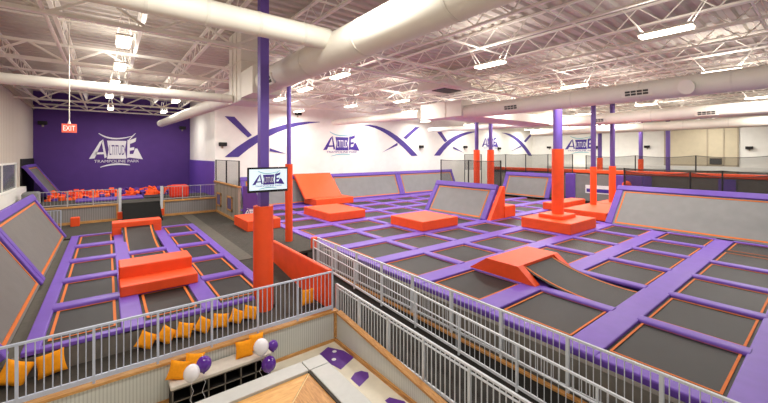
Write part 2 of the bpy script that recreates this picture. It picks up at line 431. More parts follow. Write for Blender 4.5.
for j in range(0, 11):
    o = MB().box(GX[0] - .3, GX[0] + .12, GY[j] + .3, GY[j + 1] - .3, -.2, .02, .03).build('edge_pad', 'purple')
    tag(o, f'purple edge pad beside the ramp, in the {nrow(j)} row from the white wall', 'pad', 'edge pads by the ramp')
o = MB().box(GX[6] - .3, GX[6] - .06, 1.2, 8.0, -.14, .03, .03).build('edge_pad', 'purple'); tag(o, 'purple edge pad at foot of the big right angled trampoline', 'pad')
o = MB().box(GX[0] - .3, GX[NB] + .2, 25.76, 26.75, -.14, .0, .02).build('edge_pad', 'purple'); tag(o, 'long purple pad at foot of the white wall trampolines', 'pad')

# boxes
def fbox(label, x0, x1, y0, y1, h, name='foam_box', m='orange', z=.035):
    o = MB().box(-(x1 - x0) / 2, (x1 - x0) / 2, -(y1 - y0) / 2, (y1 - y0) / 2, 0, h, .035).build(name, m, None, ((x0 + x1) / 2, (y0 + y1) / 2, z))
    return tag(o, label, 'foam box')
fbox('orange foam box lying in front of the tilted orange panel', 10.3, 12.85, 18.4, 21.9, .5)
fbox('orange foam box alone in the middle of the right court', 12.75, 15.5, 13.15, 15.75, .5)
fbox('low orange foam box under the tilted orange panel', 12.6, 16.0, 24.6, 26.72, .5)
fbox('orange foam box between the purple logo banner and the first thick column', 5.75, 7.55, 18.95, 21.4, .55, z=FL)
fbox('orange foam box around the foot of the middle column', 17.9, 20.85, 8.1, 10.75, .55)
fbox('low orange foam collar on top of the middle column box', 18.6, 20.15, 8.85, 10.15, .2, 'foam_collar', 'orange', .585)
fbox('orange foam box left of the big right angled trampoline', 23.15, 27.7, 8.45, 11.0, .5)
fbox('orange foam box behind the column box, half hidden', 25.0, 29.4, 12.2, 13.3, .5)
fbox('orange foam box partly behind the big angled trampoline end', 27.8, 30.2, 8.6, 11.0, .5)
fbox('small orange foam box on floor before the left deck wall', -1.62, -1.22, 26.3, 26.7, .5, z=FL)
fbox('small orange foam box behind the centre angled trampoline', 19.55, 20.75, 12.85, 14.4, .72)
# tilted orange panel on the far wall
bb = MB(); bb.prism([(25.1, .55), (25.4, .55), (27.5, 2.35), (27.2, 2.4)], lambda p: (12.1, p[0] + .3, p[1]), lambda p: (15.4, p[0] + .3, p[1]))
tag(bb.build('tilted_panel', 'orange'), 'tall orange panel tilted against the white wall', 'foam panel')

# wedge and curved bed
t = thing('foam_wedge', 'orange trapezoid foam wedge with curved trampoline running up its right side', 'foam wedge', (11.4, 6.6, 0))
pf = [(1.45, .02), (.75, .5), (-.42, .5), (-.42, .02)]
MB().prism(pf, lambda p: (-1.3, p[0], p[1]), lambda p: (1.25, p[0], p[1])).build('body', 'orange', t)
for x0, x1 in ((-1.3, -1.0), (.95, 1.25)):
    MB().prism([(-.42, .02), (-.42, .5), (-1.0, .02)], lambda p: (x0, p[0], p[1]), lambda p: (x1, p[0], p[1])).build('cheek', 'orange', t)
pth = [(1.55 - 2.5 * (1 - k / 10) - .0, -.05 + .47 * (k / 10) ** 2.4) for k in range(11)]
curved_bed('curved_trampoline', 'black curved trampoline rising onto the orange wedge', [((s - 1.55) * 1.06 - .4, z) for s, z in pth], .98, 'y', (11.38, 6.6, 0))

# angled trampolines of the right court
angled('angled_trampoline', 'long grey angled trampoline at far right of the right court', (22.85, -1.0), (22.85, 8.4), (2.0, 0), 2.05, pw=.36, bottom=0)
angled('angled_trampoline', 'grey angled trampoline standing in the centre with netting on top', (18.1, 13.2), (18.1, 18.4), (1.3, 0), 2.05, pw=.36, bottom=0)
bb = MB(); bb.prism([(18.15, .03), (19.45, 2.0), (19.65, 2.0), (19.65, .03)], lambda p: (p[0], 12.9, p[1]), lambda p: (p[0], 13.15, p[1]))
tag(bb.build('triangle_panel', 'orange'), 'orange triangular foam end panel of the centre angled trampoline', 'foam panel')
angled('angled_trampoline', 'grey angled trampoline between centre netting and the middle column', (31.3, 16.1), (31.3, 21.0), (1.0, 0), 2.2, pw=.36, bottom=0)
G = 'grey angled trampolines along the white wall'
angled('angled_trampoline', 'grey angled trampoline on the white wall, behind the tilted orange panel', (15.5, 26.9), (7.9, 26.9), (0, .95), 2.25, G)
angled('angled_trampoline', 'grey angled trampoline on the white wall, under the painted logo', (23.3, 26.9), (15.5, 26.9), (0, .95), 2.25, G)
angled('angled_trampoline', 'grey angled trampoline on the white wall, behind the centre netting', (31.6, 26.9), (23.3, 26.9), (0, .95), 2.25, G)
# upright padded panel with a little sign
t = thing('padded_wall_panel', 'upright grey and purple padded panel with small blue sign', 'wall panel', (33, 12.5, 0))
MB().box(-.08, .08, -1.75, 2.55, 0, 2.25).build('grey_panel', 'grey_bed', t)
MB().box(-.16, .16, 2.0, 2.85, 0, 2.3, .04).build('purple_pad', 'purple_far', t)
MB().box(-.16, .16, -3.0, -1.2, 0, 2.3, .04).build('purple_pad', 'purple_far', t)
s_ = MB().box(-.12, -.08, -.95, 1.15, .65, 1.35).build('sign_board', 'white', t)
MB().box(-.135, -.12, -.85, 1.05, .75, 1.05).build('blue_band', 'logo_blue', s_)
o = MB().sphere((32.5, 10.4, 1.55), .32, 1.15).build('orange_ball', 'orange'); tag(o, 'orange round pad hanging on the purple far panel', 'pad')
# low wall with orange capping behind the nets
t = thing('low_wall', 'low dark wall with orange padded top beyond the nets', 'low wall', (35, 13, 0))
MB().box(-.1, .1, -11.5, 12.2, FL, 2.3).build('panel', 'court_side', t)
MB().box(-.22, .22, -11.5, 12.2, 2.28, 2.6, .05).build('padded_top', 'orange', t)
for y in (-8.5, -3.6, 6.5): MB().box(-.25, -.1, y, y + .9, .6, 2.2).build('purple_pad', 'purple_far', t)

# ================================================================= COLUMNS
def column(label, x, y, zb, zp, rp, post, round_=True, m='column', zt=8.2, pad='orange'):
    t = thing('padded_column', label, 'column', (x, y, 0), 'purple steel columns with orange pads')
    b1 = MB()
    if round_: b1.tube((0, 0, zb), (0, 0, zt), post, 14)
    else: b1.box(-post, post, -post, post, zb, zt)
    b1.build('steel_post', m, t)
    if zp:
        b2 = MB(); b2.tube((0, 0, zb), (0, 0, zp), rp, 24)
        b2.build('padding', pad, t)
    return t
column('thick purple column with television and orange padding by the left court', 3.6, 10.36, -.5, 2.5, .28, .125, False, zt=8.9)
column('slim purple column with tall orange padding right of the television', 6.7, 15.83, FL, 3.55, .17, .1)
column('purple column with orange padding standing on the middle orange box', 19.35, 9.45, .785, 4.3, .3, .23, zt=7.0)
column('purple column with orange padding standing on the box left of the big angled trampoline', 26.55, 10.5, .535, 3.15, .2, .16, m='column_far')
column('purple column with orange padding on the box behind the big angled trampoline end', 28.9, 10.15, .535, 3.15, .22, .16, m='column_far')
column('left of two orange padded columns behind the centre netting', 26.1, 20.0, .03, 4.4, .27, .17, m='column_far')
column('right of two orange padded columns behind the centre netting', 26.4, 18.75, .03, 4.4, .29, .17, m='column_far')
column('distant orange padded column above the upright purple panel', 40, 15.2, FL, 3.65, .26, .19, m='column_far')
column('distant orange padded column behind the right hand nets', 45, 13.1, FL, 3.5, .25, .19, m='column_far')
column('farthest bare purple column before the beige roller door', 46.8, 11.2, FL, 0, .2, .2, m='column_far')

# orange guard wall beside the ramp
o = MB().box(5.03, 5.18, 9.08, 13.6, -.48, .66, .04).build('guard_wall', 'orange'); tag(o, 'long orange padded guard wall between walkway and ramp', 'padded wall')
o = MB().box(6.95, 7.22, 13.85, 14.1, -.1, .42, .03).build('post_pad', 'orange'); tag(o, 'small orange pad at the upper end of the ramp railing', 'pad')

# ================================================================= RAILINGS
def railing(name, label, p, q, zp, zq, h, gap, post_gap, m, rail=.05, bal=.011, post=.04, foot=0., mid=None, bottom=True, topw=None, maxb=100):
    """guard rail from p to q (xy), foot heights zp, zq"""
    p = Vector(p); q = Vector(q); L = (q - p).length
    t = thing(name, label, 'railing', (p.x, p.y, zp))
    def at(s, z): a = p + (q - p) * (s / L); return Vector((a.x - p.x, a.y - p.y, (zq - zp) * s / L + z))
    MB().bar(at(0, h), at(L, h), topw or rail, rail * .8).build('top_rail', m, t)
    if bottom: MB().bar(at(0, .1 + foot), at(L, .1 + foot), rail * .8, rail * bottom).build('bottom_rail', m, t)
    if mid: MB().tube(at(0, mid), at(L, mid), rail * .42, 8).build('hand_rail', m, t)
    n = max(1, round(L / post_gap))
    for k in range(n + 1): MB().bar(at(L * k / n, 0), at(L * k / n, h), post, post).build('post', m, t)
    nb = int(L / gap); rest = MB(); cnt = 0
    for k in range(1, nb):
        s0 = k * L / nb; a = at(s0, .1 + foot); c = at(s0, h)
        if cnt < maxb: MB().tube(a, c, bal, 5).build('baluster', m, t); cnt += 1
        else: rest.tube(a, c, bal, 5)
    if rest.v: r = rest.build('baluster_run', m, t); r['kind'] = 'stuff'
    return t
railing('guard_railing', 'grey front railing on the walkway before the left court', (5.12, 9.0), (-3.4, 9.0), -.49, -.49, 1.11, .117, 1.06, 'rail', .05, .011, .045, bottom=1.8)
railing('guard_railing', 'near ramp railing beside the party room half wall', (5.39, 9.22), (5.39, .6), -.88, -1.12, 1.02, .125, 1.32, 'rail2', .05, .013, .055, mid=.92, bottom=1.2)
railing('ramp_handrail', 'middle ramp railing with double handrails', (6.38, 12.7), (6.38, 1.0), -.26, -.82, .93, .13, 1.5, 'rail2', .045, .008, .04, mid=.62, bottom=1.2)
railing('guard_railing', 'long far ramp railing along the edge of the right court', (7.1, -1.2), (7.1, 13.7), -.65, -.65, 1.09, .125, 1.5, 'rail2', .05, .009, .06)

# ================================================================= BACK DECK WITH FOAM PIT
slab('floor_deck', -4.2, 6.1, 27.3, 31.4, .95, 'floor', .9)
slab('floor_deck_rear', -4.2, 6.15, 31.4, 38.15, .5, 'dark', .4)
for x0, x1, nm in ((-2.95, .55, 'left'), (2.85, 6.2, 'right')):
    w = struct(MB().box(x0, x1, 27.16, 27.26, FL, .92).build('wall_deck_' + nm, 'deck_sheet'))
    MB().box(x0, x1, 27.08, 27.3, .9, 1.0).build('cap', 'trim', w); MB().box(x0, x1, 27.1, 27.16, FL, .1).build('skirt', 'trim', w)
    bb = MB()
    for xx in (x0, x1 - .12): bb.box(xx, xx + .12, 27.1, 27.16, .1, .9)
    bb.build('corner_trim', 'trim', w)
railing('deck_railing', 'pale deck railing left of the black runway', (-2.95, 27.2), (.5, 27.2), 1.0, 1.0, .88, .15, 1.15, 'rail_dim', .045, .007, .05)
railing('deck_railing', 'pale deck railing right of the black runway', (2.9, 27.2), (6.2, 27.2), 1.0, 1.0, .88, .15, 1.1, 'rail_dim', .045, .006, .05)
railing('stair_railing', 'short grey railing behind the end of the left angled trampoline', (-2.9, 25.6), (-1.95, 25.6), FL, FL, 1.05, .12, .95, 'rail', .04, .012, .04)
bb = MB(); bb.quad((.72, 25.5, FL + .03), (2.7, 25.5, FL + .03), (2.7, 27.32, .97), (.72, 27.32, .97)).quad((.72, 25.5, FL), (2.7, 25.5, FL), (2.7, 27.3, .9), (.72, 27.3, .9))
tag(bb.build('runway_mat', 'runway'), 'black runway mat sloping up to the foam pit deck', 'mat')
for x, nm in ((.62, 'left'), (2.78, 'right')):
    t = thing('gate_post', f'pale post with orange pad at {nm} side of the black runway', 'post', (x, 27.0, 0))
    MB().box(-.07, .07, -.07, .07, FL, 1.95).build('post', 'rail2', t); MB().box(-.13, .13, -.14, .12, .05, .5, .03).build('foot_pad', 'orange', t)
o = MB().box(-1.6, 2.0, 29.6, 31.2, .95, 1.06, .03).build('landing_pad', 'purple_far'); tag(o, 'flat purple pad before the foam pit', 'pad')
o = MB().box(2.05, 3.3, 29.6, 31.2, .95, 1.03, .03).build('landing_mat', 'bed'); tag(o, 'dark mat beside the purple pad at the foam pit', 'mat')
o = MB().box(3.45, 4.6, 28.4, 29.3, .96, 1.85, .16).build('foam_block', 'red_foam'); tag(o, 'rounded red foam block on the deck by the right railing', 'foam block')
cube = MB().box(-.15, .15, -.15, .15, -.15, .15, .03)
protos = [cube.build('foam_cube', k) for k in ('foam_o', 'foam_p', 'foam_r')]
cn = ['orange foam cube in the pit before the purple wall', 'violet foam cube in the pit before the purple wall', 'coral red foam cube in the pit before the purple wall']
used = [False] * 3
for j in range(4):
    for i in range(26):
        k = random.choices((0, 1, 2), (.46, .34, .2))[0]
        o = protos[k] if not used[k] else protos[k].copy()
        if used[k]: C.objects.link(o)
        used[k] = True
        o.location = (-3.0 + i * .3 + random.uniform(-.06, .06), 32.0 + j * .62 + random.uniform(-.1, .1), .93 + .09 * j + random.uniform(-.05, .12))
        o.rotation_euler = [random.uniform(-.6, .6) for _ in range(3)]
        tag(o, cn[k], 'foam cube', 'foam cubes in the pit')
struct(MB().box(-4.2, 6.1, 31.7, 38, .5, .74).build('floor_foam_pit', 'foam_p'))
angled('angled_trampoline', 'small grey angled trampoline beside the purple wall at far left', (-2.9, 33.0), (-2.9, 37.4), (-1.45, 0), 2.3, z0=.95, pw=.2, bottom=0, bed='grey_bed_shaded')
o = MB().box(-3.95, -3.2, 29.2, 30.2, .95, 1.75, .12).build('covered_block', 'grey_bed'); tag(o, 'grey covered block in the corner under the small angled trampoline', 'block')

# side wall of grey-beige panels with two openings and nets on it
w = struct(MB().box(6.12, 6.25, 21.9, 27.9, FL, 2.05).build('wall_side_platform', 'ply'))
for y in (23.2, 25.9):
    MB().box(6.08, 6.12, y, y + .95, .55, 1.25).build('opening', 'opening', w)
    bb = MB()
    for a in ((y - .1, y + 1.05, .45, .55), (y - .1, y + 1.05, 1.25, 1.35), (y - .1, y, .45, 1.35), (y + .95, y + 1.05, .45, 1.35)): bb.box(6.06, 6.12, *a)
    bb.build('opening_frame', 'trim_y', w)
MB().box(6.06, 6.3, 21.85, 27.9, 2.03, 2.1).build('cap', 'trim_y', w)
MB().box(6.06, 6.12, 21.9, 27.9, FL, .1).build('skirt', 'trim_y', w)
t = thing('banner', 'purple triangular banner with white logo beside the panelled side wall', 'banner', (6.4, 21.9, FL))
MB().quad((0, 0, .05), (1.5, 0, .05), (1.15, 0, .9), (.75, .0, 1.75), (.35, 0, 2.1), (0, 0, 2.15)).quad((0, .06, .05), (1.5, .06, .05), (1.15, .06, .9), (.75, .06, 1.75), (.35, .06, 2.1), (0, .06, 2.15)).build('cloth', 'wall_purple', t)
BANNER = t

def net(label, p, q, z0, z1, posts, sag=.12):
    foot = .02 if p[0] < 10 else (FL + .08 - z0)
    p = Vector(p); q = Vector(q); L = (q - p).length
    t = thing('safety_net', label, 'safety net', (p.x, p.y, z0))
    n = 24; vs = []; d = (q - p)
    for k in range(n + 1):
        s = k / n; a = d * s; ph = (s * (posts - 1)) % 1
        zz = (z1 - z0) - sag * 4 * ph * (1 - ph)
        vs += [(a.x, a.y, 0), (a.x, a.y, zz)]
    MB().add(vs, [(2 * k, 2 * k + 1, 2 * k + 3, 2 * k + 2) for k in range(n)]).build('netting', 'net', t)
    rp = MB()
    for k in range(n): rp.tube(vs[2 * k + 1], vs[2 * k + 3], .02, 5)
    rp.build('top_rope', 'post_black', t)
    for k in range(posts):
        a = d * (k / (posts - 1)); MB().tube((a.x, a.y, foot), (a.x, a.y, z1 - z0 + .02), .045, 8).build('post', 'post_black', t)
    return t
net('black net on top of the panelled side wall', (6.2, 27.7), (6.2, 22.0), 2.1, 3.6, 3, 0)
net('black net behind the centre angled trampoline', (19.65, 18.3), (19.65, 13.2), 1.95, 3.6, 3, .05)
net('black net behind the big right angled trampoline', (25.6, 8.3), (25.6, -1.2), 1.9, 3.0, 4, .2)
net('second black net farther behind the big right angled trampoline', (29.5, 9.6), (29.5, -.8), 1.2, 3.0, 3, .1)
net('far black net along the orange topped low wall', (34.6, 25.0), (34.6, 15.5), 2.0, 4.0, 5, .05)
net('far black net before the distant columns', (37.5, 15.5), (37.5, 3.0), 2.0, 3.9, 4, .15)
net('far black net in front of the white wall corner', (33.0, 27.0), (33.6, 25.1), 2.2, 4.0, 2, 0)

# ================================================================= LETTERING
def text_mb(body, w, h, cx, cy, z=0):
    cu = bpy.data.curves.new('lettering_curve', 'FONT'); cu.body = body; cu.resolution_u = 3
    ob = bpy.data.objects.new('lettering_curve', cu); C.objects.link(ob)
    dg = bpy.context.evaluated_depsgraph_get(); me = bpy.data.meshes.new_from_object(ob.evaluated_get(dg))
    vs = [v.co.copy() for v in me.vertices]; fs = [tuple(p.vertices) for p in me.polygons]
    bpy.data.objects.remove(ob); bpy.data.curves.remove(cu); bpy.data.meshes.remove(me)
    x0 = min(v.x for v in vs); x1 = max(v.x for v in vs); y0 = min(v.y for v in vs); y1 = max(v.y for v in vs)
    return [(cx + ((v.x - x0) / (x1 - x0) - .5) * w, cy + ((v.y - y0) / (y1 - y0) - .5) * h, z) for v in vs], fs
def stroke(bm, a, c, b_, w0, w1, z=0, n=12):
    a, c, b_ = Vector(a), Vector(c), Vector(b_); vs = []
    for k in range(n + 1):
        t = k / n; p = a * (1 - t) ** 2 + c * 2 * t * (1 - t) + b_ * t * t
        d = (c - a) * (1 - t) + (b_ - c) * t; nn = Vector((-d.y, d.x)).normalized(); w = (w0 * (1 - t) + w1 * t) * (.25 + .75 * math.sin(PI * min(1, max(.03, t))) ** .5)
        vs += [(p.x + nn.x * w / 2, p.y + nn.y * w / 2, z), (p.x - nn.x * w / 2, p.y - nn.y * w / 2, z)]
    bm.add(vs, [(2 * k, 2 * k + 1, 2 * k + 3, 2 * k + 2) for k in range(n)])
def logo(parent, loc, rot, W, main, alt, accent, name='logo', kx=1.):
    """ALTITUDE TRAMPOLINE PARK in a wide spiky layout, W metres wide"""
    main_mb = MB()
    s = W
    # big A on the left and E on the right, splayed outwards
    main_mb.quad((-.5 * s, -.17 * s), (-.43 * s, -.17 * s), (-.27 * s, .1 * s), (-.25 * s, .17 * s), (-.30 * s, .12 * s)) if False else None
    def P(*pts): main_mb.add([(x * s, y * s, 0) for x, y in pts], [tuple(range(len(pts)))])
    P((-.50, -.16), (-.40, -.15), (-.25, .17), (-.31, .13)); P((-.27, .10), (-.25, .17), (-.185, -.13), (-.225, -.15)); P((-.385, -.05), (-.22, -.045), (-.22, -.08), (-.40, -.085))
    P((.2, .17), (.25, .17), (.24, -.14), (.19, -.15)); P((.25, .17), (.37, .21), (.355, .14), (.25, .1)); P((.245, .03), (.33, .045), (.33, -.005), (.245, -.02))
    P((.24, -.08), (.31, -.075), (.35, .02), (.39, .02), (.50, -.17), (.24, -.14))
    P((-.18, .15), (.18, .15), (.15, 0), (.18, -.16), (-.18, -.16), (-.15, 0))
    v, f = text_mb('TRAMPOLINE PARK', .84 * s, .045 * s, .01 * s, -.2 * s); main_mb.add(v, f)
    root = bpy.data.objects.new(name, None) if parent is None else None
    if root: C.objects.link(root); root.location = loc; root.rotation_euler = rot
    par = root or parent
    def fin(o):
        o.scale = (kx, 1, 1)
        if root is None: o.location = loc; o.rotation_euler = rot
        return o
    fin(main_mb.build('lettering', main, par))
    a2 = MB(); v, f = text_mb('LTITUD', .28 * s, .17 * s, .005 * s, -.01 * s, .02); a2.add(v, f); fin(a2.build('inner_lettering', alt, par))
    for a_, c_, b_, w0, w1 in (((-.33, .27), (-.1, .12), (.3, .24), .03, .02), ((-.3, -.3), (-.05, -.22), (.25, -.27), .025, .03), ((.22, .15), (.25, .2), (.36, .29), .02, .02)):
        a3 = MB(); stroke(a3, (a_[0] * s, a_[1] * s), (c_[0] * s, c_[1] * s), (b_[0] * s, b_[1] * s), w0 * s, w1 * s); fin(a3.build('swoosh', accent, par))
    return root
R90 = (PI / 2, 0, 0)
r = logo(None, (.66, 38.17, 4.42), R90, 5.0, 'white', 'wall_purple', 'white', 'wall_logo', .74); tag(r, 'white painted logo on the purple back wall', 'wall logo')
r = logo(None, (17.05, 28.17, 5.0), R90, 3.9, 'logo_blue', 'white', 'logo_teal', 'wall_logo'); tag(r, 'indigo painted logo on the white wall above angled trampolines', 'wall logo')
r = logo(None, (49.97, 21.3, 5.35), (PI / 2, 0, -PI / 2), 4.2, 'logo_blue', 'white', 'logo_teal', 'wall_logo'); tag(r, 'distant indigo logo on the right wall past the middle column', 'wall logo')
r = logo(None, (39.6, 28.17, 5.55), R90, 3.6, 'logo_blue', 'white', 'logo_teal', 'wall_logo'); tag(r, 'indigo logo on the white wall hidden partly by two columns', 'wall logo')
logo(BANNER, (.52, -.02, .55), R90, .95, 'white', 'wall_purple', 'white')

# painted crosses on the white wall
def cross(label, strokes):
    t = thing('painted_cross', label, 'wall painting', (strokes[0][0][0], 28.18, 5), 'painted crosses on the white wall')
    bx = strokes[0][0][0]
    for k, poly in enumerate(strokes):
        MB().add([(x - bx, -.005 * (k + 1), z - 5) for x, z in poly], [tuple(range(len(poly)))]).build('brush_stroke', 'paint_purple', t)
def arc(pts_top, pts_bot): return pts_top + pts_bot[::-1]
def bez(a, c, b_, n=8): return [((1 - t) ** 2 * a[0] + 2 * t * (1 - t) * c[0] + t * t * b_[0], (1 - t) ** 2 * a[1] + 2 * t * (1 - t) * c[1] + t * t * b_[1]) for t in [k / n for k in range(n + 1)]]
cross('purple painted cross on white wall behind the thick column', [arc(bez((6.9, 3.8), (10.2, 6.9), (14.8, 6.87)), bez((7.9, 3.8), (10.6, 6.3), (14.8, 6.84))), [(6.9, 6.85), (7.6, 6.85), (8.9, 5.5), (8.6, 5.3)], [(10.3, 4.5), (11.7, 4.05), (10.3, 4.25)]])
cross('purple painted cross on white wall right of the painted logo', [arc(bez((19.4, 6.83), (22.6, 7.3), (26.6, 3.85)), bez((19.4, 6.8), (22.0, 6.8), (25.7, 3.82))), [(26.9, 7.0), (26.2, 6.95), (24.5, 5.75), (24.9, 5.6)], [(23.7, 5.2), (21.7, 4.2), (23.75, 4.95)]])
cross('purple painted cross on white wall left of two padded columns', [arc(bez((29.1, 3.86), (32.0, 6.9), (37.0, 6.9)), bez((30.1, 3.86), (32.5, 6.3), (37.0, 6.86))), [(29.3, 6.83), (30.1, 6.83), (31.3, 5.6), (30.9, 5.4)], [(32.3, 4.95), (34.4, 4.15), (32.3, 4.7)]])
cross('purple painted cross on white wall right of two padded columns', [arc(bez((42.2, 6.93), (46.2, 7.2), (49.9, 3.8)), bez((42.2, 6.9), (45.6, 6.6), (48.9, 3.8))), [(49.95, 6.95), (49.2, 6.92), (47.6, 5.9), (48.1, 5.75)], [(46.9, 5.3), (44.2, 4.4), (46.9, 5.05)]])

# speakers
def speaker(label, x, y, z, rz):
    t = thing('wall_speaker', label, 'speaker', (x, y, z), 'small black wall speakers', rz)
    MB().box(-.27, .27, -.3, -.05, -.14, .14, .03).build('cabinet', 'speaker', t)
    MB().box(-.06, .06, -.06, 0, -.3, -.05).build('bracket', 'steel_dark', t)
for l, x, y, z, rz in (('black speaker on purple wall near the left corner', -3.95, 38.2, 6.45, 0), ('black speaker on purple wall near its right edge', 5.6, 38.2, 6.5, 0),
    ('black speaker on white wall beside the side wall net', 6.75, 28.2, 4.75, 0), ('black speaker high on white wall between two columns', 12.7, 28.2, 7.45, 0),
    ('black speaker on white wall right of the second painted cross', 27.0, 28.2, 4.85, 0), ('black speaker on white wall left of two padded columns', 34.4, 28.2, 4.9, 0),
    ('black speaker on white wall right of two padded columns', 41.4, 28.2, 4.8, 0), ('black speaker on the right wall left of the distant logo', 50, 25.6, 5.0, -PI / 2),
    ('black speaker on the right wall right of the distant logo', 50, 19.3, 4.95, -PI / 2), ('black speaker on the right wall left of the roller door', 50, 13.9, 4.9, -PI / 2),
    ('black speaker on the right wall beyond the roller door', 50, 5.5, 4.65, -PI / 2)): speaker(l, x, y, z, rz)

# television
t = thing('television', 'wall television showing the park logo on the thick column', 'television', (3.52, 9.75, 3.31))
t.scale = (.9, 1, .88)
MB().box(-.62, .62, -.04, .04, -.4, .38, .012).build('casing', 'tv_black', t)
s_ = MB().box(-.585, .585, -.052, -.038, -.325, .325).build('screen', 'screen', t)
MB().box(-.08, .08, .04, .48, -.08, .08).build('mount', 'tv_black', t)
logo(s_, (0, -.056, .0), R90, 1.0, 'logo_blue', 'white', 'logo_teal')

# exit sign
t = thing('exit_sign', 'lit red exit sign with white letters hanging on a long rod', 'exit sign', (-.9, 14.3, 4.8))
MB().box(-.17, .17, -.04, .04, -.14, .12).build('body', 'exit_white', t)
MB().tube((0, 0, .12), (0, 0, 3.4), .016, 6).build('rod', 'steel', t); MB().tube((0, 0, .12), (0, 0, .2), .05, 8, .02).build('canopy', 'steel', t)
bb = MB(); v, f = text_mb('EXIT', .27, .15, 0, 0.01); bb.add([(x, -.045, z - .02) for x, z, _ in v], f); bb.build('lettering', 'exit_red', t)

# ================================================================= DUCTS, PIPES
def duct(label, p, q, r, rib=1.2, name='air_duct', taper=None, cap=True):
    p = Vector(p); q = Vector(q); t = thing(name, label, 'air duct', p)
    d = q - p; L = d.length
    b1 = MB(); b1.tube((0, 0, 0), d, r, 28, taper); b1.build('pipe', 'duct', t)
    k = rib
    while k < L:
        a = d * (k / L); rr = r if taper is None else r + (taper - r) * k / L
        MB().tube(a, a + d.normalized() * .06, rr + .008, 28).build('seam_ring', 'duct_rib', t); k += rib
    return t
def grille(t, p, e1, e2, w, h, nrm):
    """slatted outlet: p centre (world), e1 along, e2 up, nrm outward"""
    o = Vector(t.location); p = Vector(p); e1 = Vector(e1).normalized(); e2 = Vector(e2).normalized(); n_ = Vector(nrm).normalized()
    fn = lambda v: p - o + e1 * v.x + e2 * v.y + n_ * v.z
    g = MB().box(-w / 2, w / 2, -h / 2, h / 2, -.1, .04, 0, fn).build('outlet', 'duct', t)
    s2 = MB()
    for i in range(4):
        for j in range(2):
            cx = (-.5 + (i + .5) / 4) * w * .8; cy = (-.5 + (j + .5) / 2) * h * .7
            s2.box(cx - w * .085, cx + w * .085, cy - h * .13, cy + h * .13, .03, .05, 0, fn)
    s2.build('slots', 'grille', g)
T1 = duct('big round duct running from top centre back to the duct box', (4.5, -4, 6.6), (4.5, 12.9, 6.6), .42, 2.6)
MB().box(-.5, .5, 16.6, 18.0, -.45, .5).build('transition_box', 'duct', T1)
grille(T1, (4.12, 11.4, 6.42), (0, 1, 0), (-.4, 0, .9), .8, .34, (-1, 0, -.45))
duct('round duct crossing the top left from wall to the big duct', (-4.5, 7.6, 6.77), (4.2, 7.6, 6.77), .25, 1.0)
duct('slim round duct crossing the far left before the purple wall', (-4.5, 15, 6.22), (3.95, 15, 6.22), .165, 2)
duct('round duct leaving the duct box toward the purple wall', (4.3, 15.5, 6.45), (3.3, 32.5, 6.4), .3, 3.0, taper=.26)
t = thing('duct_box', 'tall cream duct box hanging beside the thick column', 'duct box', (4.55, 14.8, 6.05))
MB().box(-.55, .5, -.85, .8, 0, 2.8).build('housing', 'duct', t)
bb = MB()
for y in (-.3, .25): MB().box(-.58, -.55, y - .03, y + .03, 0, 2.8).build('seam', 'duct_rib', t)
for z in (.02, 1.5): MB().box(-.57, .52, -.87, .82, z, z + .05).build('seam', 'duct_rib', t)
T4 = duct('large round duct running along above the right court', (16.7, -3, 6.5), (16.7, 13.6, 6.5), .38, 2.6)
grille(T4, (16.36, 4.9, 6.42), (0, 1, 0), (-.2, 0, 1), 1.0, .3, (-1, 0, -.2)); grille(T4, (16.36, 10.4, 6.42), (0, 1, 0), (-.2, 0, 1), .9, .3, (-1, 0, -.2))
MB().tube((-.34, 6.3, -.05), (-.55, 6.35, -.12), .2, 16, .26).build('spout', 'duct', T4)
duct('slim end of the duct reaching toward the white wall', (16.4, 17.2, 6.65), (15.75, 27.4, 6.8), .3, 2.6, taper=.24)
t = thing('duct_box', 'cream rectangular duct crossing between the two long ducts', 'duct box', (16.2, 13.5, 6.25))
MB().box(0, 1.0, 0, 3.3, 0, .95).build('housing', 'duct', t)
MB().box(1.0, 11.0, .4, 3.0, .12, .7).build('cross_duct', 'duct', t)
MB().box(-.03, 0, 1.2, 1.32, 0, .95).build('seam', 'duct_rib', t); MB().box(-.02, 1.02, 3.2, 3.34, -.02, .97).build('seam', 'duct_rib', t)
t = thing('heater_unit', 'cream ceiling unit hanging above the rectangular duct', 'ceiling unit', (15.6, 14.2, 7.75))
MB().box(-.9, 1.1, -1.0, 1.4, 0, .42).build('housing', 'duct', t); MB().box(-.6, .8, -.5, .5, -.04, 0).build('intake', 'grille', t)
T5 = duct('long round duct farther back over the right court', (27.7, -3, 6.5), (27.7, 13.8, 6.5), .38, 2.6)
grille(T5, (27.34, 4.75, 6.4), (0, 1, 0), (-.2, 0, 1), 1.0, .3, (-1, 0, -.2)); grille(T5, (27.34, 10.5, 6.4), (0, 1, 0), (-.2, 0, 1), .9, .3, (-1, 0, -.2))
duct('slim round duct in the far middle below the rectangular duct', (27.6, 15.8, 6.5), (27.2, 27.0, 6.6), .24, 2.6)
duct('farthest round duct along the right side', (39, -3, 6.5), (39, 22, 6.5), .4, 2.8)
o = MB().box(27.2, 28.2, 13.7, 15.9, 6.3, 7.6).build('duct_box', 'duct'); tag(o, 'small cream duct box hanging behind the middle column', 'duct box')
o = MB().tube((-1.25, 4, 7.55), (-1.25, 37.6, 7.6), .05, 10).build('sprinkler_pipe', 'steel'); tag(o, 'cream sprinkler pipe running back at top left', 'pipe')
o = MB().tube((-4.1, 37.9, 7.9), (6.1, 37.9, 7.9), .07, 10).build('sprinkler_pipe', 'steel'); tag(o, 'cream pipe along the top of the purple wall', 'pipe')
o = MB().tube((-4.1, 28, 8.3), (-4.1, 37.9, 7.9), .07, 10).build('sprinkler_pipe', 'steel'); tag(o, 'cream pipe along the top of the left wall', 'pipe')

